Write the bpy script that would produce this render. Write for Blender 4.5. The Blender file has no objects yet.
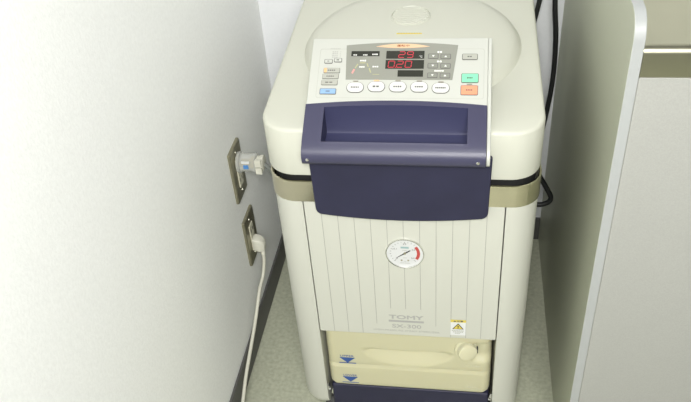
import bpy, bmesh, math, random
from mathutils import Vector, Matrix, Euler
random.seed(3)
S = bpy.context.scene
COL = S.collection
PI = math.pi

# ------------------------------------------------------------------ materials
def mat(name, col, rough=.5, metal=0., noise=0., nscale=60., bump=0., bscale=200., spec=.5, emit=None, estr=0., trans=0., coat=0., sss=0.):
    if name != 'wallpaper' and not metal: col = tuple(c * .85 for c in col)
    m = bpy.data.materials.new(name); m.use_nodes = True
    nt = m.node_tree; b = nt.nodes['Principled BSDF']
    b.inputs['Base Color'].default_value = (*col, 1)
    b.inputs['Roughness'].default_value = rough
    b.inputs['Metallic'].default_value = metal
    b.inputs['Specular IOR Level'].default_value = spec
    if trans: b.inputs['Transmission Weight'].default_value = trans
    if coat: b.inputs['Coat Weight'].default_value = coat
    if sss:
        b.inputs['Subsurface Weight'].default_value = sss
        b.inputs['Subsurface Radius'].default_value = (.012, .010, .006)
        b.inputs['Subsurface Scale'].default_value = 1.0
    if emit:
        b.inputs['Emission Color'].default_value = (*emit, 1); b.inputs['Emission Strength'].default_value = estr
    if noise or bump:
        tc = nt.nodes.new('ShaderNodeTexCoord')
    if noise:
        n = nt.nodes.new('ShaderNodeTexNoise'); n.inputs['Scale'].default_value = nscale; n.inputs['Detail'].default_value = 5
        r = nt.nodes.new('ShaderNodeValToRGB')
        r.color_ramp.elements[0].position = .3; r.color_ramp.elements[1].position = .7
        r.color_ramp.elements[0].color = (*[c * (1 - noise) for c in col], 1)
        r.color_ramp.elements[1].color = (*[min(1, c * (1 + noise)) for c in col], 1)
        nt.links.new(tc.outputs['Object'], n.inputs['Vector']); nt.links.new(n.outputs['Fac'], r.inputs['Fac'])
        nt.links.new(r.outputs['Color'], b.inputs['Base Color'])
    if bump:
        n2 = nt.nodes.new('ShaderNodeTexNoise'); n2.inputs['Scale'].default_value = bscale; n2.inputs['Detail'].default_value = 3
        bp = nt.nodes.new('ShaderNodeBump'); bp.inputs['Strength'].default_value = bump; bp.inputs['Distance'].default_value = .002
        nt.links.new(tc.outputs['Object'], n2.inputs['Vector']); nt.links.new(n2.outputs['Fac'], bp.inputs['Height'])
        nt.links.new(bp.outputs['Normal'], b.inputs['Normal'])
    return m

M = {}
M['wall'] = mat('wallpaper', (.91, .92, .90), .85, noise=.03, nscale=180, bump=.25, bscale=260, spec=.2)
M['wall_back'] = mat('back_wall_paint', (.82, .835, .85), .8, noise=.015, nscale=120, spec=.2)
M['floor'] = mat('vinyl_floor', (.47, .485, .37), .45, noise=.15, nscale=120, bump=.08, bscale=240)
M['base'] = mat('baseboard_vinyl', (.10, .10, .094), .5)
M['cream'] = mat('cream_enamel', (.585, .59, .52), .42)
M['lid'] = mat('cream_plastic', (.60, .605, .52), .5, spec=.3)
M['panelw'] = mat('off_white_plastic', (.55, .56, .51), .4)
M['stripe'] = mat('pinstripe_print', (.33, .33, .30), .6)
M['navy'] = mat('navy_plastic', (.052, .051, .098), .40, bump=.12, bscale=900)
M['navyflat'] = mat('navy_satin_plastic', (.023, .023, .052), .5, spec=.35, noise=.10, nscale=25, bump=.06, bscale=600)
M['navyin'] = mat('navy_cavity_plastic', (.040, .042, .098), .5)
M['steel'] = mat('polished_steel_band', (.60, .565, .43), .13, 1., noise=.10, nscale=14)
M['steeltop'] = mat('brushed_steel_worktop', (.44, .43, .32), .34, 1., noise=.05, nscale=6)
M['chrome'] = mat('chrome', (.75, .75, .72), .18, 1.)
M['plate'] = mat('bronzed_steel_plate', (.36, .34, .245), .38, .85, noise=.08, nscale=140)
M['ivory'] = mat('ivory_socket', (.70, .68, .54), .4)
M['black'] = mat('black_rubber', (.012, .012, .012), .6)
M['dark'] = mat('dark_interior', (.03, .03, .03), .7)
M['cable'] = mat('black_cable_sheath', (.012, .013, .013), .45)
M['lam'] = mat('grey_laminate', (.53, .55, .43), .45, noise=.03, nscale=420, bump=.1, bscale=900)
M['lamedge'] = mat('white_laminate_edge', (.42, .435, .43), .45)
M['lamfront'] = mat('pale_laminate', (.41, .412, .385), .5, noise=.05, nscale=520, bump=.12, bscale=900)
M['tank'] = mat('milky_polyethylene', (.60, .575, .385), .38, sss=.35)
M['tankcap'] = mat('milky_cap_plastic', (.66, .635, .44), .35, sss=.3)
M['grey'] = mat('grey_panel_sheet', (.27, .275, .235), .5)
M['grey2'] = mat('grey_key', (.245, .25, .215), .5)
M['disp'] = mat('dark_display_window', (.028, .030, .022), .25)
M['red'] = mat('lit_red_segments', (.35, .02, .03), .5, emit=(.62, .03, .07), estr=.45)
M['logo'] = mat('logo_grey_print', (.40, .40, .38), .55)
M['white'] = mat('white_print', (.86, .86, .82), .5)
M['whitekey'] = mat('white_key', (.68, .68, .65), .4)
M['greykey'] = mat('pale_grey_key', (.42, .425, .37), .45)
M['blue'] = mat('pale_blue_key', (.27, .43, .66), .45)
M['green'] = mat('green_key', (.23, .68, .42), .45)
M['orange'] = mat('orange_key', (.84, .33, .19), .45)
M['print'] = mat('grey_print', (.12, .12, .11), .6)
M['greyprint'] = mat('pale_grey_print', (.42, .42, .39), .55)
M['amber'] = mat('amber_lamp', (.66, .46, .30), .4, emit=(1., .50, .22), estr=.12)
M['ledorange'] = mat('lit_orange_indicator', (.75, .45, .22), .4, emit=(1., .45, .15), estr=.15)
M['led'] = mat('unlit_indicator', (.30, .28, .22), .4)
M['brown'] = mat('brown_print', (.33, .10, .02), .6)
M['graph'] = mat('yellow_green_print', (.44, .44, .24), .6)
M['pink'] = mat('lit_pink_segment', (.65, .30, .28), .5, emit=(1, .25, .22), estr=.12)
M['yellow'] = mat('yellow_sticker', (.72, .59, .10), .5)
M['paper'] = mat('white_sticker', (.76, .77, .76), .5)
M['bluep'] = mat('blue_print', (.03, .085, .30), .5)
M['dial'] = mat('white_dial', (.66, .67, .665), .35)
M['redp'] = mat('red_print', (.50, .07, .06), .5)
M['teal'] = mat('teal_print', (.30, .44, .44), .5)
M['whitecord'] = mat('white_cord', (.66, .65, .55), .5)
M['whiteplug'] = mat('white_plug_plastic', (.72, .71, .61), .4)
M['greycord'] = mat('grey_cord', (.20, .215, .195), .5)
M['bluedot'] = mat('blue_marking', (.08, .26, .62), .5)
M['brass'] = mat('brass_prongs', (.7, .6, .35), .3, 1.)
M['caster'] = mat('caster_rubber', (.03, .03, .03), .6)
M['vent'] = mat('pale_vent_plastic', (.60, .605, .52), .4)
# clear plug plastic
m = bpy.data.materials.new('clear_plug_plastic'); m.use_nodes = True
nt = m.node_tree; b = nt.nodes['Principled BSDF']
b.inputs['Base Color'].default_value = (.80, .81, .78, 1); b.inputs['Roughness'].default_value = .18
tr = nt.nodes.new('ShaderNodeBsdfTransparent'); tr.inputs['Color'].default_value = (.93, .94, .93, 1)
mx = nt.nodes.new('ShaderNodeMixShader'); mx.inputs['Fac'].default_value = .34
nt.links.new(tr.outputs[0], mx.inputs[1]); nt.links.new(b.outputs[0], mx.inputs[2])
nt.links.new(mx.outputs[0], nt.nodes['Material Output'].inputs['Surface'])
M['clear'] = m

# ------------------------------------------------------------------ mesh helpers
def link(name, bm, mats, parent=None, smooth=False, bevel=0, bseg=2, angle=40):
    me = bpy.data.meshes.new(name)
    bmesh.ops.recalc_face_normals(bm, faces=bm.faces[:])
    bm.to_mesh(me); bm.free()
    if not isinstance(mats, (list, tuple)): mats = [mats]
    for k in mats: me.materials.append(M[k] if isinstance(k, str) else k)
    o = bpy.data.objects.new(name, me); COL.objects.link(o)
    if parent is not None:
        o.parent = parent
        # parents are only translated: keep mesh data in world coordinates
        w = Vector((0, 0, 0)); p = parent
        while p is not None: w += p.location; p = p.parent
        o.location = -w
    if smooth:
        for p in me.polygons: p.use_smooth = True
        me.set_sharp_from_angle(angle=math.radians(angle))
    if bevel:
        md = o.modifiers.new('bevel', 'BEVEL'); md.width = bevel; md.segments = bseg; md.limit_method = 'ANGLE'; md.angle_limit = math.radians(35)
        for p in me.polygons: p.use_smooth = True
        md.harden_normals = True
    return o

def thing(name, label, cat, loc=(0, 0, 0), group=None):
    o = bpy.data.objects.new(name, None); COL.objects.link(o); o.location = loc
    o.empty_display_size = .05
    o['label'] = label; o['category'] = cat
    if group: o['group'] = group
    return o

def face(bm, pts, mi=0):
    f = bm.faces.new([bm.verts.new(p) for p in pts]); f.material_index = mi; return f

def box(bm, x0, x1, y0, y1, z0, z1, mi=0, mtx=None):
    vs = [bm.verts.new((x, y, z)) for x in (x0, x1) for y in (y0, y1) for z in (z0, z1)]
    if mtx is not None:
        for v in vs: v.co = mtx @ v.co
    for q in ((0, 1, 3, 2), (4, 6, 7, 5), (0, 4, 5, 1), (2, 3, 7, 6), (0, 2, 6, 4), (1, 5, 7, 3)):
        f = bm.faces.new([vs[i] for i in q]); f.material_index = mi
    return vs

def prism(bm, poly, lo, hi, fr, mi=0):
    """poly: list of 2D points; fr(a, b, h) -> world; extruded from h=lo to h=hi"""
    A = [bm.verts.new(fr(a, b_, lo)) for a, b_ in poly]; B = [bm.verts.new(fr(a, b_, hi)) for a, b_ in poly]
    n = len(poly)
    for i in range(n):
        f = bm.faces.new((A[i], A[(i + 1) % n], B[(i + 1) % n], B[i])); f.material_index = mi
    f = bm.faces.new(A); f.material_index = mi
    f = bm.faces.new(B); f.material_index = mi

def loft(bm, loops, cap0=True, cap1=True, mi=0):
    L = [[bm.verts.new(p) for p in lp] for lp in loops]; n = len(L[0])
    for a, b_ in zip(L, L[1:]):
        for i in range(n):
            f = bm.faces.new((a[i], a[(i + 1) % n], b_[(i + 1) % n], b_[i])); f.material_index = mi
    if cap0: f = bm.faces.new(L[0]); f.material_index = mi
    if cap1: f = bm.faces.new(L[-1]); f.material_index = mi
    return L

def rrect(x0, x1, y0, y1, r, n=8, rs=None):
    """rounded rectangle; rs = radii for corners (x1,y1),(x0,y1),(x0,y0),(x1,y0)"""
    rs = rs or (r, r, r, r); out = []
    for k, (cx, cy) in enumerate(((x1, y1), (x0, y1), (x0, y0), (x1, y0))):
        q = max(rs[k], 1e-5); sx = -1 if cx == x1 else 1; sy = -1 if cy == y1 else 1
        for i in range(n + 1):
            a = (k + i / n) * PI / 2
            out.append((cx + sx * q + q * math.cos(a), cy + sy * q + q * math.sin(a)))
    return out

def lathe(bm, prof, fr, n=40, mi=0, cap=True):
    """prof: (radius, h); fr(a,b,h)->world"""
    loops = [[fr(r * math.cos(2 * PI * i / n), r * math.sin(2 * PI * i / n), h) for i in range(n)] for r, h in prof]
    return loft(bm, loops, cap, cap, mi)

def catmull(P, n=8):
    P = [Vector(p) for p in P]; Q = [2 * P[0] - P[1]] + P + [2 * P[-1] - P[-2]]; out = []
    for i in range(1, len(Q) - 2):
        a, b_, c, d = Q[i - 1:i + 3]
        for k in range(n):
            t = k / n
            out.append(.5 * ((2 * b_) + (c - a) * t + (2 * a - 5 * b_ + 4 * c - d) * t * t + (3 * b_ - a - 3 * c + d) * t ** 3))
    out.append(P[-1]); return out

def tube(bm, pts, r, n=10, mi=0, flat=1.0):
    pts = [Vector(p) for p in pts]; loops = []; up = None
    for i, p in enumerate(pts):
        d = (pts[min(i + 1, len(pts) - 1)] - pts[max(i - 1, 0)]).normalized()
        if up is None: up = d.orthogonal().normalized()
        up = (up - d * up.dot(d)).normalized(); s = d.cross(up)
        loops.append([p + up * (r * math.cos(2 * PI * k / n)) + s * (r * flat * math.sin(2 * PI * k / n)) for k in range(n)])
    loft(bm, loops, mi=mi)

def text(name, body, fr_o, ex, ey, width, height, m_, parent, bold=0, ext=.0002, fat=0.):
    """lettering scaled to fit width x height, centred on fr_o in the plane ex, ey"""
    cu = bpy.data.curves.new(name, 'FONT'); cu.body = body; cu.size = 1; cu.extrude = 0; cu.offset = bold; cu.resolution_u = 4
    ob = bpy.data.objects.new(name + '_tmp', cu); COL.objects.link(ob)
    dg = bpy.context.evaluated_depsgraph_get(); dg.update()
    me = bpy.data.meshes.new_from_object(ob.evaluated_get(dg)); bpy.data.objects.remove(ob); bpy.data.curves.remove(cu)
    if not me.vertices: return None
    xs = [v.co.x for v in me.vertices]; ys = [v.co.y for v in me.vertices]
    cx, cy = (min(xs) + max(xs)) / 2, (min(ys) + max(ys)) / 2
    sx = width / max(1e-6, max(xs) - min(xs)); sy = height / max(1e-6, max(ys) - min(ys))
    ex = Vector(ex).normalized(); ey = Vector(ey).normalized(); en = ex.cross(ey)
    for v in me.vertices: v.co = Vector(fr_o) + ex * ((v.co.x - cx) * sx) + ey * ((v.co.y - cy) * sy)
    bm = bmesh.new(); bm.from_mesh(me)
    if fat:
        for q, (dx, dy) in enumerate(((-fat, 0), (fat, 0), (0, fat * .6), (0, -fat * .6))):
            n0 = len(bm.verts); bm.from_mesh(me); bm.verts.ensure_lookup_table()
            for v in bm.verts[n0:]: v.co += ex * dx + ey * dy + en * (.00002 * (q + 1))
    bpy.data.meshes.remove(me)
    r = bmesh.ops.extrude_face_region(bm, geom=bm.faces[:])
    for v in r['geom']:
        if isinstance(v, bmesh.types.BMVert): v.co += en * ext
    for f in bm.faces: f.material_index = 0
    return link(name, bm, m_, parent)

# ------------------------------------------------------------------ the room
XW, YB, XP = -.3655, .6225, .286
def struct(name, bm, m_):
    o = link(name, bm, m_); o['kind'] = 'structure'; return o
bm = bmesh.new(); box(bm, XW - .1, 1.9, -2.6, YB + .1, -.1, 0); struct('floor', bm, 'floor')
bm = bmesh.new(); box(bm, XW - .1, XW, -2.6, YB, 0, 2.5); struct('wall_left', bm, 'wall')
bm = bmesh.new(); box(bm, XW - .1, 1.9, YB, YB + .1, 0, 2.5); struct('wall_back', bm, 'wall_back')
bm = bmesh.new(); box(bm, XW, XW + .006, -2.6, YB - .006, 0, .068)
o = struct('baseboard_left', bm, 'base'); md = o.modifiers.new('b', 'BEVEL'); md.width = .003; md.segments = 2
bm = bmesh.new(); box(bm, XW + .006, XP, YB - .006, YB, 0, .068); struct('baseboard_back', bm, 'base')

# ------------------------------------------------------------------ steam steriliser
st = thing('steam_sterilizer', 'cream upright steam sterilizer with navy handle standing on casters between wall and bench', 'sterilizer', (0, .23, 0))
HW, HL, DEP = .2035, .2090, .465          # half width, depth
XS, XR = .157, .1540                      # seam between front panel and the side columns
ZB0, ZB1 = .591, .629          # steel band

# inner carcass with the bottle recess
bm = bmesh.new()
box(bm, -XS + .003, XR - .002, .0065, DEP - .01, .3010, .600)
box(bm, -XS + .003, XR - .002, .32, DEP - .01, .085, .3010)
link('inner_carcass', bm, 'dark', st)
bm = bmesh.new(); box(bm, -.155, .155, .03, DEP - .015, .0645, .0695); link('base_plate', bm, 'dark', st)
# side columns
for s in (-1, 1):
    bm = bmesh.new(); r = .042; hw, xs = (HL, XS) if s < 0 else (HW, XR)
    def plan(d, s=s, HW=hw, XS=xs):
        pts = [(XS + .0008, DEP - d), (XS + .0008, .001 + d)]
        for i in range(11):
            a = -PI / 2 + i / 10 * PI / 2
            pts.append((HW - r + (r - d) * math.cos(a), r + (r - d) * math.sin(a)))
        pts += [(HW - d, DEP - .01 - d), (HW - .01 - d, DEP - d)]
        return [(s * x, y) for x, y in pts]
    loops = []
    for d, z in ((.016, .080), (.009, .082), (.004, .087), (.0012, .094), (0, .103), (0, ZB0 + .005)):
        lp = []
        for x, y in plan(d): lp.append((x, y, z))
        loops.append(lp)
    loft(bm, loops)
    link('side_panel', bm, 'cream', st, smooth=True, angle=50)
# front panel with printed pinstripes
fp_bm = bmesh.new(); ZF0 = .2942
box(fp_bm, -XS + .0008, XR - .0008, 0, .0055, ZF0, ZB0 + .004)
fp = link('front_panel', fp_bm, 'cream', st, bevel=.0015)
bm = bmesh.new()
for k in range(-5, 6):
    zb = .361 if abs(k) <= 1 else (.3215 if abs(k) == 2 else ZF0 + .002)
    x = -.0012 + k * .0257
    segs = [(zb, ZB0)]
    if abs(k) == 5 or True:
        pass
    for a, c in segs: box(bm, x - .0004, x + .0004, -.0002, .001, a, c)
link('pinstripe_print', bm, 'stripe', fp)
# steel band around the top of the body, dark gasket above it
bm = bmesh.new()
o_ = rrect(-HL - .002, HW + .002, -.002, DEP + .002, .044, 10, (.01, .01, .044, .044))
i_ = rrect(-HL + .002, HW - .002, .002, DEP - .002, .041, 10, (.008, .008, .041, .041))
lp = [[(x, y, ZB0 + .001) for x, y in o_], [(x, y, ZB0) for x, y in o_], [(x, y, ZB1) for x, y in o_], [(x, y, ZB1 + .0006) for x, y in rrect(-HL, HW, 0, DEP, .042, 10, (.01, .01, .042, .042))],
      [(x, y, ZB1) for x, y in i_], [(x, y, ZB0) for x, y in i_]]
L = [[bm.verts.new(p) for p in l] for l in lp[1:]]; n = len(L[0])
for k in range(len(L)):
    a, b_ = L[k], L[(k + 1) % len(L)]
    for i in range(n): bm.faces.new((a[i], a[(i + 1) % n], b_[(i + 1) % n], b_[i]))
band = link('steel_band', bm, 'steel', st, smooth=True, angle=30)
band['label'] = 'polished steel band'
bm = bmesh.new(); g = rrect(-HL + .006, HW - .006, .009, DEP - .01, .036, 8)
loft(bm, [[(x, y, ZB0 + .003) for x, y in g], [(x, y, .645) for x, y in g]])
link('gasket', bm, 'black', st)

# lid: rounded block with a gently rising top, notched at the handle
ZL0, ZTOP, SL = .6385, .721, .075
bm = bmesh.new(); loops = []; lx0, lx1, ly0, ly1 = -.2125, .2035, 0, DEP + .004
for ins, dz, bot in ((.004, 0, 1), (.0008, .0015, 1), (0, .004, 1), (0, -.0055, 0), (.0008, -.0028, 0), (.0024, -.0010, 0), (.005, -.0002, 0), (.010, .0002, 0)):
    q = rrect(lx0 + ins, lx1 - ins, ly0 + ins, ly1 - ins, max(.006, .048 - ins), 12, (.03 - ins, .03 - ins, .048 - ins, .048 - ins))
    loops.append([(x, y, (ZL0 + dz) if bot else ZTOP + SL * y + dz) for x, y in q])
loft(bm, loops)
lid_raw = link('lid', bm, 'lid', st)
bm = bmesh.new(); box(bm, -.128, .116, -.05, .036, .66, .80)
cut = link('cutter', bm, 'lid')
md = lid_raw.modifiers.new('cut', 'BOOLEAN'); md.object = cut; md.operation = 'DIFFERENCE'; md.solver = 'EXACT'
dg = bpy.context.evaluated_depsgraph_get(); dg.update()
me = bpy.data.meshes.new_from_object(lid_raw.evaluated_get(dg))
lid_raw.modifiers.clear(); lid_raw.data = me; bpy.data.objects.remove(cut)
for p in me.polygons: p.use_smooth = True
me.set_sharp_from_angle(angle=math.radians(34))
lid = lid_raw
# round dome on the lid
def lidframe(a, b_, h): return Vector((a - .001, .235 + b_, ZTOP + SL * (.235 + b_) + h))
bm = bmesh.new()
lathe(bm, [(.178, -.001), (.1765, .0012), (.174, .005), (.170, .0095), (.164, .0135), (.154, .0165), (.138, .0185), (.10, .0215), (.05, .0235), (.004, .024)], lidframe, 72)
link('lid_dome', bm, 'lid', lid, smooth=True, angle=60)
# ribbed round vent on the dome
def ventframe(a, b_, h): return Vector((a - .0055, .289 + b_, ZTOP + SL * (.289 + b_) + .0222 + h))
bm = bmesh.new()
lathe(bm, [(.0335, -.003), (.0335, .0020), (.0325, .0026), (.0315, .0008)], ventframe, 40)
for k in range(-4, 5):
    y = k * .0066; w = math.sqrt(max(.0305 ** 2 - y * y, 1e-5))
    prism(bm, rrect(-w, w, y - .0022, y + .0022, .0015, 3), 0, .0030, ventframe)
link('vent_grille', bm, 'vent', lid, smooth=True, angle=35)
# thin yellow caution strip behind the control panel
bm = bmesh.new()
def yf(a, b_, h): return Vector((-.004 + a, .229 + b_, ZTOP + SL * (.229 + b_) + .0240 + h))
prism(bm, [(-.0205, -.0012), (.0205, -.0012), (.0205, .0012), (-.0205, .0012)], 0, .0010, yf)
for k in range(9):
    x = -.018 + k * .0043
    prism(bm, [(x, -.0007), (x + .0022, -.0007), (x + .0022, .0007), (x, .0007)], .001, .0013, yf, 1)
link('caution_strip', bm, ['yellow', 'graph'], lid)

# ---- control console
TH = math.radians(31); CO, SI = math.cos(TH), math.sin(TH); PX, PY, PZ = -.0078, .031, .747
def P2(t, h=0): return (PY + t * CO - h * SI, PZ + t * SI + h * CO)
def pf(a, b_, h): y, z = P2(b_, h); return Vector((PX + a, y, z))
def slab(bm, prof, s0, s1, mi=0):
    A = [bm.verts.new((PX + s0, y, z)) for y, z in prof]; B = [bm.verts.new((PX + s1, y, z)) for y, z in prof]; n = len(prof)
    for i in range(n): bm.faces.new((A[i], A[(i + 1) % n], B[(i + 1) % n], B[i])).material_index = mi
    bm.faces.new(A).material_index = mi; bm.faces.new(B).material_index = mi
SL_, SR_ = -.1325, .1335
back = [P2(.1095), P2(.1115, -.0006), P2(.1125, -.003), (P2(.1125, -.003)[0] + .012, .775), (P2(.1125)[0] + .018, .74), (P2(.1125)[0] + .018, .70)]
main = [P2(0)] + back + [(.034, .68)]
nose = [(-.0170, .7155), (-.0240, .7113), (-.0295, .7065), (-.0330, .701), (-.0345, .695), (-.0335, .689), (-.030, .6845), (-.025, .6820), (.002, .668), (.02, .668)]
bm = bmesh.new(); slab(bm, main, SL_, SR_ - .0055)
cheek = [P2(-.03, -.002)] + [P2(0)] + back + nose[::-1]
slab(bm, cheek, SR_ - .0055, SR_)
con = link('control_console', bm, 'panelw', lid, bevel=.0012)

# membrane sheet outline
bm = bmesh.new(); out = rrect(-.1195, .1225, .010, .0925, .003, 3)
inn = rrect(-.1191, .1221, .0104, .0921, .003, 3)
A = [bm.verts.new(pf(a, c, .0003)) for a, c in out]; B = [bm.verts.new(pf(a, c, .0003)) for a, c in inn]
for i in range(len(A)): bm.faces.new((A[i], A[(i + 1) % len(A)], B[(i + 1) % len(A)], B[i]))
link('membrane_outline', bm, 'greykey', con)

# grey display field with an arched top edge
def arc(x0, x1, y0, y1, rise, n=16):
    return [(x0 + (x1 - x0) * i / n, y0 + (y1 - y0) * i / n + rise * (1 - (2 * i / n - 1) ** 2)) for i in range(n + 1)]
bm = bmesh.new()
prism(bm, [(-.0775, .0405), (.0778, .0405)] + arc(.0845, -.0805, .0985, .0985, .0048), 0, .0006, pf)
fld = link('display_field', bm, 'grey', con); fld['label'] = 'grey display field'
# amber running lamp
bm = bmesh.new(); lens = arc(-.036, .043, .0962, .0962, .0048, 16) + arc(.043, -.036, .0962, .0962, -.0026, 16)[1:-1]
prism(bm, lens, .0006, .0010, pf)
lamp = link('running_lamp', bm, 'amber', con); lamp['label'] = 'amber running lamp'
text('lettering', '運転中', pf(.004, .0975, .0010), (1, 0, 0), (0, CO, SI), .019, .0038, 'brown', lamp, bold=.01)

def marks(bm, x, t, w, h, base, mi, n=4, hh=.35):
    st_ = w / n
    for i in range(n):
        x0 = x - w / 2 + i * st_; q = hh * h * random.uniform(.8, 1.0)
        prism(bm, [(x0, t - q / 2), (x0 + st_ * .74, t - q / 2), (x0 + st_ * .74, t + q / 2), (x0, t + q / 2)], base, base + .0002, pf, mi)

SEG = {'0': 'abcdef', '2': 'abged', '9': 'abcdfg'}
def seg_digit(bm, ch, x, t, w, h):
    th_ = h * .12; sl = .10
    S_ = {'a': (0, h / 2, w, 'h'), 'g': (0, 0, w, 'h'), 'd': (0, -h / 2, w, 'h'), 'b': (w / 2, h / 4, h / 2, 'v'), 'c': (w / 2, -h / 4, h / 2, 'v'), 'f': (-w / 2, h / 4, h / 2, 'v'), 'e': (-w / 2, -h / 4, h / 2, 'v')}
    for k in SEG[ch]:
        cx, cy, ln, o_ = S_[k]; l = ln / 2 * .92
        if o_ == 'h': pts = [(-l, 0), (-l + th_ / 2, -th_ / 2), (l - th_ / 2, -th_ / 2), (l, 0), (l - th_ / 2, th_ / 2), (-l + th_ / 2, th_ / 2)]
        else: pts = [(0, -l), (th_ / 2, -l + th_ / 2), (th_ / 2, l - th_ / 2), (0, l), (-th_ / 2, l - th_ / 2), (-th_ / 2, -l + th_ / 2)]
        prism(bm, [(x + cx + a + (cy + c) * sl, t + cy + c) for a, c in pts], .0012, .0015, pf, 0)

def window(x, t, w, h, name='display_window'):
    bm = bmesh.new(); prism(bm, [(x - w / 2, t - h / 2), (x + w / 2, t - h / 2), (x + w / 2, t + h / 2), (x - w / 2, t + h / 2)], .0004, .0012, pf)
    return link(name, bm, 'disp', con)
w1 = window(.0080, .0820, .056, .0131); w2 = window(.0078, .0658, .0563, .0145); w3 = window(.0169, .0506, .037, .0105); w4 = window(-.0512, .0840, .042, .0084)
bm = bmesh.new(); seg_digit(bm, '2', .0030, .0820, .0085, .0098); seg_digit(bm, '9', .0152, .0820, .0085, .0098)
link('lit_digits', bm, 'red', w1)
bm = bmesh.new()
for i, c in enumerate('020'): seg_digit(bm, c, -.0115 + i * .0124, .0658, .0088, .0105)
prism(bm, [(-.0062, .0597), (-.0048, .0597), (-.0047, .0611), (-.0061, .0611)], .0012, .0015, pf)
link('lit_digits', bm, 'red', w2)
text('lettering', '°C', pf(.0310, .0788, .0012), (1, 0, 0), (0, CO, SI), .0042, .0035, 'white', w1, bold=.01)
bm = bmesh.new()
marks(bm, -.066, .0815, .006, .004, .0012, 0, 2, .5); marks(bm, -.051, .0815, .007, .004, .0012, 0, 3, .5); marks(bm, -.0365, .0825, .009, .004, .0012, 0, 3, .6)
link('printed_scale', bm, 'white', w4)
# cycle diagram printed on the grey field
bm = bmesh.new()
def bar(bm, a, c, w, mi, h0=.0006, h1=.0009):
    a = Vector(a); c = Vector(c); d = (c - a).normalized(); nrm = Vector((-d.y, d.x)) * w / 2
    prism(bm, [tuple(a - nrm), tuple(c - nrm), tuple(c + nrm), tuple(a + nrm)], h0, h1, pf, mi)
bar(bm, (-.0687, .0506), (-.0660, .0575), .0026, 1)
bar(bm, (-.0649, .0594), (-.0612, .0665), .0016, 0); bar(bm, (-.0585, .0684), (-.0500, .0684), .0014, 0)
bar(bm, (-.0478, .0675), (-.0455, .0618), .0016, 0); bar(bm, (-.0440, .0595), (-.0413, .0520), .0018, 0)
bar(bm, (-.0385, .0490), (-.0285, .0490), .0007, 0)
marks(bm, -.0535, .0722, .0095, .006, .0006, 2, 3, .45); marks(bm, -.0545, .0615, .0085, .006, .0006, 2, 3, .4); marks(bm, -.0346, .0620, .0092, .006, .0006, 2, 3, .4)
link('cycle_diagram', bm, ['graph', 'pink', 'white'], fld)

def key(name, x, t, w, h, m_, r=.002, mk=None, top=.0012, base=.0003, mkmat='print', line='print', label=None, poly=None, edge=.0009):
    bm = bmesh.new()
    p0 = poly or rrect(x - w / 2, x + w / 2, t - h / 2, t + h / 2, r, 6)
    p1 = rrect(x - w / 2 + edge, x + w / 2 - edge, t - h / 2 + edge, t + h / 2 - edge, max(r - edge, .0005), 6)
    prism(bm, p0, 0, base + .0003, pf, 1); prism(bm, p1, base, top, pf, 0)
    if mk: marks(bm, x, t, mk[0], h, top, 2, mk[1], mk[2] if len(mk) > 2 else .2)
    o = link(name, bm, [m_, line, mkmat], con)
    if label: o['label'] = label
    return o
for x, t, mk in ((-.0624, .0272, (.0125, 5, .13)), (-.0314, .0286, (.0105, 2, .16)), (-.0003, .0286, (.0125, 4, .15)), (.0307, .0285, (.0125, 4, .14)), (.0616, .0270, (.0155, 6, .14))):
    key('oval_button', x, t, .0258, .0176, 'whitekey', .0087, mk, .0014)
key('square_button', .1019, .0788, .0226, .0103, 'greykey', .0022, (.007, 2, .2), label='pale grey button')
key('square_button', .1027, .0435, .0246, .0154, 'green', .0020, (.0085, 4, .14), label='green start button')
key('square_button', .1022, .0238, .0246, .0160, 'orange', .0020, (.0095, 4, .14), label='orange stop button')
for (x, t) in ((.049, .0796), (.067, .0791), (.0488, .0636), (.0672, .0633), (.0488, .0476), (.0670, .0472)):
    o = key('arrow_button', x, t, .0150, .0087, 'grey2', .0016, None, .0013, .0007)
    up = x > .06
    bm = bmesh.new(); q = .0018
    tri = [(x - q, t - q * .7), (x + q, t - q * .7), (x, t + q * .8)] if up else [(x - q, t + q * .7), (x + q, t + q * .7), (x, t - q * .8)]
    prism(bm, tri, .0013, .0016, pf); link('arrow_mark', bm, 'white', o)
bm = bmesh.new()
marks(bm, .0585, .0868, .0075, .005, .0006, 0, 2, .55); marks(bm, .0585, .0709, .0075, .005, .0006, 0, 2, .55); marks(bm, .0585, .0552, .0140, .005, .0006, 0, 5, .5)
link('key_captions', bm, 'white', fld)
key('small_button', -.1057, .0710, .0124, .0072, 'panelw', .0014, (.003, 2, .2)); key('small_button', -.0915, .0731, .0120, .0072, 'panelw', .0014, (.004, 2, .3))
for i, (x, t) in enumerate(((-.0994, .0555), (-.1005, .0455), (-.1012, .0352))):
    o = key('mode_button', x, t, .0246, .0088, 'greykey', .0016, (.012, 4 if i < 2 else 2, .2), edge=.0005)
    if i == 0:
        o['label'] = 'pale grey button with a lit orange end'
        bm = bmesh.new(); prism(bm, [(x - .0115, t - .0036), (x - .0075, t - .0036), (x - .0075, t + .0036), (x - .0115, t + .0036)], .0012, .0015, pf); link('lit_mark', bm, 'ledorange', o)
key('square_button', -.1022, .0204, .0245, .0099, 'blue', .0016, (.006, 3, .2), label='pale blue button')
bm = bmesh.new(); marks(bm, -.0966, .0928, .016, .003, .0001, 0, 6, .4)
for k in range(4): marks(bm, -.0965, .0875 - k * .003, .009, .003, .0001, 0, 3, .55)
for k in range(3): marks(bm, -.0885, .0875 - k * .0035, .0016, .003, .0001, 0, 1, .6)
link('printed_notes', bm, 'greyprint', con)
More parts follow.
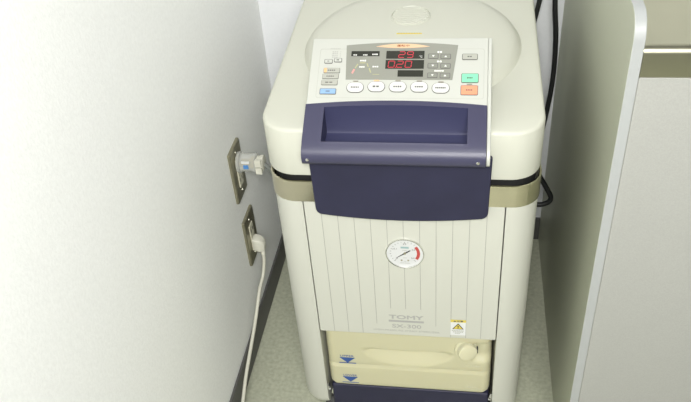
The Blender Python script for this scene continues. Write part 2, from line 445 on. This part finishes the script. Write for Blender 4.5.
for x, t, mm in ((-.0622, .0376, 'led'), (-.0314, .0388, 'ledorange'), (-.0003, .0388, 'led'), (.0307, .0384, 'led'), (.0616, .0370, 'led'), (.1022, .0334, 'led')):
    bm = bmesh.new(); prism(bm, rrect(x - .004, x + .004, t - .0009, t + .0009, .0008, 3), 0, .0008, pf)
    o = link('indicator_light', bm, mm, con)
    if mm == 'ledorange': o['label'] = 'lit orange indicator'

# ---- navy handle: sloped frame around a grip hollow, rounded lip in front
bm = bmesh.new(); H0, H1 = -.1330, .1275; A0, A1 = -.1052, .1012; tb = -.0610
lip = [(-.0255, .7128), (-.0305, .7092), (-.0350, .7030), (-.0368, .6960), (-.0358, .6893), (-.0322, .6845), (-.0265, .6825), (-.012, .6815), (.000, .6810)]
def tarc(s): u = (s - .0) / .1325; return .0060 - .0070 * u * u           # boundary towards the console
def harc(s): u = s / .1035; return -.0016 - .0040 * u * u                 # upper edge of the grip hollow
ss = [H0, H0 + .012, A0 - .004] + [A0 + (A1 - A0) * i / 16 for i in range(17)] + [A1 + .004, H1 - .012, H1]
HB = .0009
rows = []
for s in ss:
    col = [bm.verts.new(pf(s, tarc(s), -.0005)), bm.verts.new(pf(s, tarc(s), HB)), bm.verts.new(pf(s, harc(s), HB)), bm.verts.new(pf(s, tb, HB))]
    e = 0.0
    col += [bm.verts.new((PX + s, y, z)) for y, z in lip]
    rows.append(col)
def inside(i): return A0 - 1e-6 <= ss[i] <= A1 + 1e-6
hole_i = [i for i in range(len(ss)) if inside(i)]
for i in range(len(ss) - 1):
    a, b_ = rows[i], rows[i + 1]
    for k in range(len(a) - 1):
        if k == 2 and inside(i) and inside(i + 1): continue
        bm.faces.new((a[k], b_[k], b_[k + 1], a[k + 1]))
for r_ in (rows[0], rows[-1]):   # end caps
    ex = bm.verts.new((r_[0].co.x, .0, .72))
    for k in range(len(r_) - 1): bm.faces.new((r_[k], r_[k + 1], ex))
    bm.faces.new((r_[-1], r_[0], ex))
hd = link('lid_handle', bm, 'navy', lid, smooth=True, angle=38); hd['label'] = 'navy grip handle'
# grip hollow
bm = bmesh.new()
cav = []
for i in hole_i:
    s = ss[i]
    y0, z0 = P2(harc(s), HB); y1, z1 = P2(tb, HB)
    pts = [(y0, z0), (y0 + .0005, z0 - .004), (.0285, .7045), (.0265, .7000), (.022, .698), (-.006, .694), (-.0115, .696), (-.0135, .700), (y1, z1)]
    cav.append([bm.verts.new((PX + s, y, z)) for y, z in pts])
for a, b_ in zip(cav, cav[1:]):
    for k in range(len(a) - 1): bm.faces.new((a[k], b_[k], b_[k + 1], a[k + 1]))
bm.faces.new(cav[0]); bm.faces.new(cav[-1])
bmesh.ops.recalc_face_normals(bm, faces=bm.faces[:])
link('grip_hollow', bm, 'navyin', hd, smooth=True, angle=38)
for s in (-.1245, .1170):
    bm = bmesh.new()
    def sf(a, b_, h, s=s): return Vector((PX + s + a, -.0362 - h, .694 + b_ + h * .3))
    lathe(bm, [(.0026, -.002), (.0026, .0006), (.0018, .0014), (.0004, .0016)], sf, 16)
    link('screw', bm, 'chrome', hd, smooth=True)
# skirt plate below the lip, arched lower edge
bm = bmesh.new()
def kf(a, b_, h): return Vector((-.0035 + a, -.004 - h, b_))
rr = .012; sk = [(.1335, .686), (-.1335, .686)]
for i in range(7):
    a = PI + i / 6 * PI / 2; sk.append((-.1315 + rr + rr * math.cos(a), .5855 + rr * math.sin(a)))
for i in range(1, 12):
    u = -1 + i / 6; sk.append((u * (.1315 - rr), .5735 - .0078 * (1 - u * u)))
for i in range(7):
    a = 1.5 * PI + i / 6 * PI / 2; sk.append((.1315 - rr + rr * math.cos(a), .5855 + rr * math.sin(a)))
prism(bm, sk, 0, .008, kf)
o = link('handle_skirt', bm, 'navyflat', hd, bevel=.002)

# ---- pressure gauge
def gf(a, b_, h): return Vector((.0003 + a, -h, .4900 + b_))
bm = bmesh.new()
lathe(bm, [(.0308, -.002), (.0312, .0020), (.0308, .0034), (.0300, .0036), (.0294, .0032), (.0292, .0006)], gf, 48)
ga = link('pressure_gauge', bm, 'chrome', st, smooth=True, angle=40); ga['label'] = 'round pressure gauge'
bm = bmesh.new(); lathe(bm, [(.0293, .0003), (.0293, .0008)], gf, 48)
dl = link('dial', bm, 'dial', ga)
bm = bmesh.new()
def ring(bm, r0, r1, a0, a1, h0, h1, mi, n=14):
    A = [(r1 * math.cos(a0 + (a1 - a0) * i / n), r1 * math.sin(a0 + (a1 - a0) * i / n)) for i in range(n + 1)]
    B = [(r0 * math.cos(a0 + (a1 - a0) * i / n), r0 * math.sin(a0 + (a1 - a0) * i / n)) for i in range(n, -1, -1)]
    prism(bm, A + B, h0, h1, gf, mi)
D = math.radians
ring(bm, .0195, .0245, D(-33), D(38), .0008, .0011, 1)
for k in range(21):
    a = D(225 - k * 13.5); r0 = .0205 if k % 5 == 0 else .0222
    ca, sa = math.cos(a), math.sin(a); w = .0003
    prism(bm, [(r0 * ca - w * sa, r0 * sa + w * ca), (.0242 * ca - w * sa, .0242 * sa + w * ca), (.0242 * ca + w * sa, .0242 * sa - w * ca), (r0 * ca + w * sa, r0 * sa - w * ca)], .0008, .0010, gf, 0)
for x in (-.0055, .005): 
    prism(bm, [(x + .0017 * math.cos(i * PI / 4), -.0155 + .0017 * math.sin(i * PI / 4)) for i in range(8)], .0008, .0011, gf, 2)
for k, (w, yy) in enumerate(((.004, -.0175), (.016, -.0215), (.006, -.010))):
    prism(bm, [(-w / 2, yy - .0004), (w / 2, yy - .0004), (w / 2, yy + .0004), (-w / 2, yy + .0004)], .0008, .0010, gf, 3)
prism(bm, [(-.0065, .0100), (.0065, .0100), (.0065, .0138), (-.0065, .0138)], .0008, .0010, gf, 4)
link('dial_scale', bm, ['print', 'redp', 'plate', 'greyprint', 'teal'], dl)
for s_, a, r_ in (('0', 222, .0172), ('0.1', 150, .0178), ('0.2', 90, .0195), ('0.3', 28, .0160), ('0.4', -38, .0160)):
    text('lettering', s_, gf(r_ * math.cos(D(a)), r_ * math.sin(D(a)), .0008), (1, 0, 0), (0, 0, 1), .0018 if s_ == '0' else .0050, .0030, 'print', dl)
text('lettering', 'MPa', gf(0, .0055, .0008), (1, 0, 0), (0, 0, 1), .0075, .0024, 'greyprint', dl)
bm = bmesh.new(); a = D(216); ca, sa = math.cos(a), math.sin(a)
prism(bm, [(.019 * ca, .019 * sa), (-.0010 * sa, .0010 * ca), (-.011 * ca - .0008 * sa, -.011 * sa + .0008 * ca), (-.011 * ca + .0008 * sa, -.011 * sa - .0008 * ca), (.0010 * sa, -.0010 * ca)], .0013, .0017, gf)
lathe(bm, [(.0022, .0008), (.0022, .0020), (.0010, .0023)], gf, 14, 1)
link('needle', bm, ['black', 'plate'], ga)

# ---- printing on the front panel
EX, EZ = (1, 0, 0), (0, 0, 1)
text('lettering', 'TOMY', (-.001, -.0001, .3404), EX, EZ, .0585, .0090, 'logo', fp, fat=.0006)
bm = bmesh.new(); box(bm, -.0315, .0295, -.0003, .001, .3277, .3322); link('printed_bar', bm, 'logo', fp)
text('lettering', 'SX-300', (-.0005, -.0001, .3178), EX, EZ, .0505, .0090, 'logo', fp, fat=.0002)
text('lettering', 'HIGH-PRESSURE STEAM STERILIZER', (-.001, -.0001, .3062), EX, EZ, .116, .0040, 'greyprint', fp)
def stf(a, b_, h): return Vector((.0884 + a, -h, .3220 + b_))
bm = bmesh.new()
prism(bm, [(-.0132, -.0192), (.0132, -.0192), (.0132, .0192), (-.0132, .0192)], 0, .0004, stf, 3)
prism(bm, [(-.0129, -.0189), (.0129, -.0189), (.0129, .0189), (-.0129, .0189)], .0002, .0006, stf, 0)
prism(bm, [(-.0132, .0133), (.0132, .0133), (.0132, .0192), (-.0132, .0192)], .0004, .0008, stf, 1)
prism(bm, [(-.0098, -.0036), (.0098, -.0036), (.0, .0108)], .0005, .0009, stf, 2)
prism(bm, [(-.0076, -.0024), (.0076, -.0024), (.0, .0084)], .0006, .0011, stf, 1)
prism(bm, [(-.0008, .0008), (.0008, .0008), (.0010, .0052), (-.0010, .0052)], .0008, .0013, stf, 2)
prism(bm, [(-.0007, -.0014), (.0007, -.0014), (.0007, -.0002), (-.0007, -.0002)], .0008, .0013, stf, 2)
for yy, x0, n in ((-.0075, -.0105, 7), (-.0108, -.0085, 6), (-.0142, -.005, 3)):
    for k in range(n):
        x = x0 + k * .003; prism(bm, [(x, yy - .001), (x + .0022, yy - .001), (x + .0022, yy + .001), (x, yy + .001)], .0006, .0008, stf, 4)
wl = link('warning_sticker', bm, ['paper', 'yellow', 'black', 'greyprint', 'greykey'], fp); wl['label'] = 'yellow and white warning sticker'
text('lettering', '▲注意', stf(0, .0163, .0008), EX, EZ, .017, .0040, 'print', wl, bold=.01)

# ---- navy drawer front below the bottle, small shiny latches, casters
bm = bmesh.new(); box(bm, -.1505, .1490, .010, .318, .070, .1325)
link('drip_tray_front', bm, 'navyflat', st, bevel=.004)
for s in (-1, 1):
    bm = bmesh.new()
    lx = -.1553 if s < 0 else .1520
    box(bm, lx - .0016, lx + .0016, .002, .012, .128, .142)
    tube(bm, [(lx, .001, .146), (lx - s * .0013, -.002, .141), (lx - s * .0033, .001, .134)], .0016, 8)
    tube(bm, [(lx - s * .0003, .001, .128), (lx - s * .0033, -.002, .133)], .0014, 8)
    link('latch', bm, 'chrome', st, smooth=True)
for cx in (-.165, .165):
    for cy in (.055, .415):
        bm = bmesh.new()
        def cf(a, b_, h, cx=cx, cy=cy): return Vector((cx + h, cy + a, .0255 + b_))
        def vf(a, b_, h, cx=cx, cy=cy): return Vector((cx + a, cy + .008 + b_, h))
        for s in (-1, 1): box(bm, cx + s * .013 - .0012, cx + s * .013 + .0012, cy - .008, cy + .020, .022, .062)
        box(bm, cx - .0145, cx + .0145, cy - .010, cy + .022, .058, .080)
        c_ = link('caster', bm, 'chrome', st)
        bm = bmesh.new(); lathe(bm, [(.020, -.0105), (.0245, -.008), (.0255, 0), (.0245, .008), (.020, .0105)], cf, 28)
        link('wheel', bm, 'caster', c_, smooth=True)

# ------------------------------------------------------------------ drain bottle in the recess
tk = thing('drain_bottle', 'milky yellow plastic drain bottle with round cap below the white pinstriped front', 'bottle', (0, .15, .1335))
bm = bmesh.new(); X0, X1, Z0, Z1 = -.1530, .1495, .1335, .2980
nx, nz = 84, 44
def tfront(x, z):
    y = .0075
    # corners round off towards the sides
    dx = min(x - X0, X1 - x); 
    if dx < .016: y += .016 - math.sqrt(max(0, .016 ** 2 - (.016 - dx) ** 2))
    dz = min(z - Z0, Z1 - z); q = .013
    if dz < q: y += q - math.sqrt(max(0, q * q - (q - dz) ** 2))
    # ledge: the lower part stands forward
    zl = .1975
    if z < zl: y -= .0016 * min(1, (zl - z) / .004)
    y += .0025 * math.exp(-((z - zl - .001) / .0022) ** 2)
    # scooped grip
    u = (x + .001) / .0885
    if abs(u) < 1:
        top = .2395; bot = top - .0375 * (1 - u * u) ** .8 - .001
        if bot < z < top + .004:
            f = min(1, (top + .004 - z) / .005) * min(1, (z - bot) / .028); y += .017 * max(0, f) * (1 - u ** 4)
    # recess beside the cap
    if x > .114 and .224 < z < .276:
        f = min(1, (x - .114) / .006) * min(1, (z - .224) / .012) * min(1, (.276 - z) / .008); y += .010 * max(0, f)
    return y
def tpos(i, j):
    x, z = X0 + (X1 - X0) * i / nx, Z0 + (Z1 - Z0) * j / nz; y = tfront(x, z); r = .013
    cx = min(max(x, X0 + r), X1 - r); cz = min(max(z, Z0 + r), Z1 - r); dx, dz = x - cx, z - cz
    if dx and dz:                      # round the corners of the outline
        m_ = max(abs(dx), abs(dz)); f = m_ / math.hypot(dx, dz); x, z = cx + dx * f, cz + dz * f
    return (x, y, z)
F = [[bm.verts.new(tpos(i, j)) for j in range(nz + 1)] for i in range(nx + 1)]
Bk = [[bm.verts.new((X0 + (X1 - X0) * i / nx, .300, Z0 + (Z1 - Z0) * j / nz)) for j in (0, nz)] for i in (0, nx)]
for i in range(nx):
    for j in range(nz): bm.faces.new((F[i][j], F[i + 1][j], F[i + 1][j + 1], F[i][j + 1]))
bm.faces.new([F[i][0] for i in range(nx + 1)] + [Bk[1][0], Bk[0][0]])
bm.faces.new([F[i][nz] for i in range(nx + 1)] + [Bk[1][1], Bk[0][1]])
bm.faces.new([F[0][j] for j in range(nz + 1)] + [Bk[0][1], Bk[0][0]])
bm.faces.new([F[nx][j] for j in range(nz + 1)] + [Bk[1][1], Bk[1][0]])
bm.faces.new((Bk[0][0], Bk[0][1], Bk[1][1], Bk[1][0]))
tb_ = link('bottle_body', bm, 'tank', tk, smooth=True, angle=50)
# cap, turned a little towards the right
ax = Vector((.30, -.93, .18)).normalized(); u1 = ax.cross(Vector((0, 0, 1))).normalized(); u2 = u1.cross(ax)
c0 = Vector((.1030, .010, .2575))
def capf(a, b_, h): return c0 + u1 * a + u2 * b_ + ax * h
bm = bmesh.new()
lathe(bm, [(.0200, -.010), (.0205, .000), (.0200, .0025), (.0172, .0035), (.0168, .0120), (.0158, .0145), (.0125, .0155), (.001, .0156)], capf, 36)
cp = link('bottle_cap', bm, 'tankcap', tk, smooth=True, angle=40)
bm = bmesh.new()
for k in range(24):
    a = k * 2 * PI / 24; 
    p = [(.0166 * math.cos(a + d), .0166 * math.sin(a + d)) for d in (-.05, .05)] + [(.0175 * math.cos(a + d), .0175 * math.sin(a + d)) for d in (.05, -.05)]
    prism(bm, p, .004, .0125, capf)
link('grip_ribs', bm, 'tankcap', cp)
bm = bmesh.new(); box(bm, .1222, .1245, .0065, .0130, .2500, .2625)
link('cap_tab', bm, 'dark', tk)
def tprint(word, zc, xc, triz, lnz):
    y = .0073 if zc > .19 else .0057
    text('lettering', word, (xc, y, zc), EX, EZ, .026, .0050, 'bluep', tb_)
    bm = bmesh.new()
    fr = lambda a, b_, h: Vector((a, y + .0006 - h, b_))
    prism(bm, [(xc - .0145, triz), (xc + .0145, triz), (xc, triz - .0145)], 0, .0009, fr)
    prism(bm, [(xc - .0160, lnz), (xc + .0160, lnz), (xc + .0160, lnz + .0012), (xc - .0160, lnz + .0012)], 0, .0009, fr)
    link('level_mark', bm, 'bluep', tb_)
tprint('UPPER', .2210, -.1140, .2165, .2005); tprint('LOWER', .1680, -.1115, .1635, .1465)
for w_, xx, zz, yy in (('UPPER', .117, .2155, .0074), ('LOWER', .117, .1570, .0058)):
    bm = bmesh.new(); box(bm, xx - .013, xx + .013, yy - .0004, yy + .001, zz - .0028, zz - .0018)
    for k in range(6): box(bm, xx - .009 + k * .003, xx - .0075 + k * .003, yy - .0004, yy + .001, zz - .001, zz + .001)
    link('moulded_mark', bm, 'tankcap', tb_)

# ------------------------------------------------------------------ lab bench on the right
YF = -.037
lb = thing('lab_bench', 'pale laminate lab bench with steel worktop and raised end panel right of the sterilizer', 'bench', (.75, .3, 0))
bm = bmesh.new(); zt = .909
prof = [(YF, 0), (YF, zt - .034)]
for i in range(1, 11):
    a = PI - i / 10 * PI / 2; prof.append((YF + .034 + .034 * math.cos(a), zt - .034 + .034 * math.sin(a)))
prof += [(YB - .001, zt), (YB - .001, 0)]
A = [bm.verts.new((XP, y, z)) for y, z in prof]; B = [bm.verts.new((XP + .0145, y, z)) for y, z in prof]; n = len(prof)
for i in range(n): bm.faces.new((A[i], A[(i + 1) % n], B[(i + 1) % n], B[i])).material_index = 1
bm.faces.new(A); bm.faces.new(B)
link('end_panel', bm, ['lam', 'lamedge'], lb, bevel=.0012)
bm = bmesh.new(); pr = [(YF + .004, .8295), (YF + .0005, .831)]
pr = [(YF, .8295), (YF, .8595)]
for i in range(1, 7):
    a = PI - i / 6 * PI / 2; pr.append((YF + .011 + .011 * math.cos(a), .8595 + .011 * math.sin(a)))
pr += [(YB - .001, .8705), (YB - .001, .855), (YF + .015, .855), (YF + .015, .8295)]
A = [bm.verts.new((XP + .0147, y, z)) for y, z in pr]; B = [bm.verts.new((1.5, y, z)) for y, z in pr]; n = len(pr)
for i in range(n): bm.faces.new((A[i], A[(i + 1) % n], B[(i + 1) % n], B[i]))
bm.faces.new(A); bm.faces.new(B)
o = link('steel_worktop', bm, 'steeltop', lb, smooth=True, angle=40); o['label'] = 'stainless steel worktop'
bm = bmesh.new(); box(bm, XP + .0147, 1.5, YF + .0012, YF + .020, .0, .8285)
link('front_board', bm, 'lamfront', lb, bevel=.001)
bm = bmesh.new(); box(bm, 1.48, 1.5, YF + .021, YB - .002, 0, .854); link('end_board', bm, 'lamfront', lb)

# ------------------------------------------------------------------ wall outlets and plugs
def outlet(yc, zc, label):
    t = thing('wall_outlet', label, 'outlet', (XW, yc, zc), 'metal wall outlets')
    fr = lambda a, b_, h: Vector((XW + h, yc + a, zc + b_))
    bm = bmesh.new()
    o_ = rrect(-.034, .034, -.060, .060, .002, 3); i_ = rrect(-.0125, .0125, -.034, .034, .001, 3); o2 = rrect(-.0325, .0325, -.0585, .0585, .002, 3)
    L = [[bm.verts.new(fr(a, c, h)) for a, c in q] for q, h in ((o_, 0), (o_, .0045), (o2, .0062), (i_, .0062), (i_, .0))]
    for k in range(4):
        for i in range(len(L[0])): bm.faces.new((L[k][i], L[k][(i + 1) % len(L[0])], L[k + 1][(i + 1) % len(L[0])], L[k + 1][i]))
    link('face_plate', bm, 'plate', t)
    bm = bmesh.new(); prism(bm, rrect(-.0118, .0118, -.0332, .0332, .001, 3), 0.0002, .0078, fr)
    for zz in (-.018, .018):
        for yy in (-.0058, .0058): prism(bm, [(yy - .0011, zz - .004), (yy + .0011, zz - .004), (yy + .0011, zz + .004), (yy - .0011, zz + .004)], .0076, .0081, fr, 1)
    link('socket', bm, ['ivory', 'dark'], t)
    for zz in (-.0455, .0455):
        bm = bmesh.new(); lathe(bm, [(.0032, .005), (.0032, .0068), (.002, .0074)], lambda a, b_, h: fr(a, zz + b_, h), 14); link('screw', bm, 'chrome', t)
    return t
outlet(.2900, .4330, 'upper metal framed wall outlet holding the clear cylindrical plug')
outlet(.2945, .2575, 'lower metal framed wall outlet holding the small white plug')
# clear earthed plug with a grey cord running behind the steriliser
p1 = thing('power_plug', 'clear cylindrical plug with blue mark and grey cord in the upper outlet', 'plug', (XW + .008, .2945, .437))
cy_, cz_ = .2900, .4560
f1 = lambda a, b_, h: Vector((XW + .0085 + h, cy_ + a, cz_ + b_))
bm = bmesh.new()
lathe(bm, [(.0215, 0), (.0225, .002), (.0225, .006), (.0190, .0075), (.0190, .030), (.0200, .032), (.0200, .038), (.0185, .0395)], f1, 32)
bd = link('clear_body', bm, 'clear', p1, smooth=True, angle=35)
bm = bmesh.new()
for yy in (-.0058, .0058): box(bm, XW + .012, XW + .040, cy_ + yy - .0008, cy_ + yy + .0008, cz_ - .004, cz_ + .003)
box(bm, XW + .034, XW + .042, cy_ - .010, cy_ + .010, cz_ - .008, cz_ + .008)
link('prongs', bm, 'brass', bd)
bm = bmesh.new(); box(bm, XW + .024, XW + .034, cy_ - .0200, cy_ - .0175, cz_ - .0030, cz_ + .0052); link('blue_mark', bm, 'bluedot', p1)
bm = bmesh.new(); box(bm, XW + .020, XW + .036, cy_ - .0180, cy_ - .0150, cz_ + .0085, cz_ + .0125); link('rating_label', bm, 'paper', p1)
bm = bmesh.new()
f2 = lambda a, b_, h: f1(a, b_, h)
lathe(bm, [(.0140, .0395), (.0140, .045), (.0155, .046), (.0155, .053), (.008, .0545)], f2, 20)
for q, w in ((-.0085, .0085), (.0085, .0085)): box(bm, XW + .0475, XW + .0605, cy_ - .0200, cy_ - .010, cz_ + q - .0072, cz_ + q + .0072)
link('cord_clamp', bm, 'whiteplug', p1, bevel=.0012)
bm = bmesh.new(); tube(bm, catmull([(XW + .056, cy_, cz_ - .002), (XW + .066, cy_ - .002, cz_ - .007), (XW + .075, cy_ - .003, cz_ - .020), (XW + .081, cy_ - .002, cz_ - .042), (XW + .087, cy_ + .006, cz_ - .075), (XW + .105, cy_ + .05, cz_ - .13), (XW + .118, cy_ + .12, cz_ - .23), (XW + .14, cy_ + .20, .10)], 8), .0042, 10)
link('cord', bm, 'greycord', p1, smooth=True, angle=60)
# white plug with white cord hanging to the floor
p2 = thing('power_plug', 'small white plug in the lower outlet with white cord trailing down the baseboard', 'plug', (XW + .008, .2945, .235))
bm = bmesh.new(); y2, z2 = .2900, .2430
loft(bm, [[(XW + .0085 + h, y2 + a, z2 + c - h * .25) for a, c in rrect(-w, w, -q, q, .004, 4)] for h, w, q in ((0, .0105, .0145), (.004, .0125, .0165), (.014, .0125, .0165), (.020, .0105, .014), (.024, .008, .011))])
link('plug_body', bm, 'whiteplug', p2, smooth=True, angle=45)
bm = bmesh.new(); tube(bm, [(XW + .024, y2 - .001, z2 - .008), (XW + .0265, y2 - .002, z2 - .020), (XW + .0265, y2 - .004, z2 - .030)], .0052, 10)
link('strain_relief', bm, 'whiteplug', p2, smooth=True, angle=60)
bm = bmesh.new(); tube(bm, catmull([(XW + .0265, y2 - .003, z2 - .026), (XW + .0265, .282, .195), (XW + .023, .268, .165), (XW + .020, .235, .148), (XW + .018, .185, .112), (XW + .0165, .130, .084), (XW + .0165, .070, .060), (XW + .019, .010, .034), (XW + .022, -.06, .010), (XW + .025, -.14, .0042), (XW + .03, -.30, .0040)], 10), .0038, 10)
link('cord', bm, 'whitecord', p2, smooth=True, angle=60)

# ------------------------------------------------------------------ black cables behind the machine
bm = bmesh.new(); tube(bm, catmull([(.256, .612, 1.2), (.252, .595, .95), (.246, .575, .78), (.2330, .562, .695), (.2205, .560, .617), (.205, .570, .52), (.18, .580, .40), (.14, .585, .25), (.10, .585, .06), (.07, .580, .0065), (-.05, .575, .0055)], 8), .0052, 10)
o = link('power_cable', bm, 'cable', None, smooth=True, angle=60); o['label'] = 'black cable hanging against the lid edge, left of the two behind sterilizer'; o['category'] = 'cable'; o['group'] = 'black cables behind the sterilizer'
bm = bmesh.new(); tube(bm, catmull([(.277, .612, 1.2), (.270, .604, .95), (.2590, .578, .76), (.2600, .562, .672), (.2690, .560, .588), (.2710, .556, .495), (.262, .545, .405), (.243, .47, .375), (.2440, .41, .362), (.2580, .400, .3375), (.2700, .398, .316), (.2740, .397, .304), (.2690, .396, .2940), (.2560, .396, .2875), (.242, .40, .287), (.225, .44, .285), (.205, .485, .28), (.17, .50, .27), (.15, .505, .05), (.10, .50, .0057), (.0, .50, .0055)], 8), .0054, 10)
o = link('power_cable', bm, 'cable', None, smooth=True, angle=60); o['label'] = 'black cable looping out low at right side of sterilizer, right of the two'; o['category'] = 'cable'; o['group'] = 'black cables behind the sterilizer'

# ------------------------------------------------------------------ light, world, camera
w = bpy.data.worlds.new('world'); S.world = w; w.use_nodes = True
bg = w.node_tree.nodes['Background']; bg.inputs['Color'].default_value = (1., 1., .97, 1); bg.inputs['Strength'].default_value = .10
def area(name, loc, rot, sx, sy, power, col=(1, .995, .97)):
    l = bpy.data.lights.new(name, 'AREA'); l.shape = 'RECTANGLE'; l.size = sx; l.size_y = sy; l.energy = power; l.color = col
    o = bpy.data.objects.new(name, l); COL.objects.link(o); o.location = loc; o.rotation_euler = rot; return o
def aim(loc, tgt): return (Vector(tgt) - Vector(loc)).to_track_quat('-Z', 'Y').to_euler()
AIM = (-.05, .1, .65)
area('camera_flash', (.05, -.95, 1.5), aim((.05, -.95, 1.5), AIM), .1, .1, 8)
area('rear_room_lamp', (.35, -2.2, 2.2), aim((.35, -2.2, 2.2), AIM), 1., .6, 68)
area('side_room_lamp', (1., -2.6, 2.4), aim((1., -2.6, 2.4), AIM), 1., .6, 6)
area('right_fill_light', (2., -.5, 2.2), aim((2., -.5, 2.2), AIM), 1.5, 1.2, 5)  # added fill from the right to brighten the left wall, no actual window
area('ceiling_lamp', (.1, .3, 2.45), (0, 0, 0), 1.2, .3, 2.0)

cam = bpy.data.cameras.new('camera'); co = bpy.data.objects.new('camera', cam); COL.objects.link(co)
co.location = (.0888328, -.9047576, 1.3049202); co.rotation_euler = Euler((.911089, .0713196, .1388459), 'XYZ')
cam.sensor_width = 36; cam.lens = 754.5688 * 36 / 691; cam.clip_start = .02
S.camera = co
S.view_settings.view_transform = 'Standard'; S.view_settings.look = 'None'; S.view_settings.exposure = 0; S.view_settings.gamma = 1
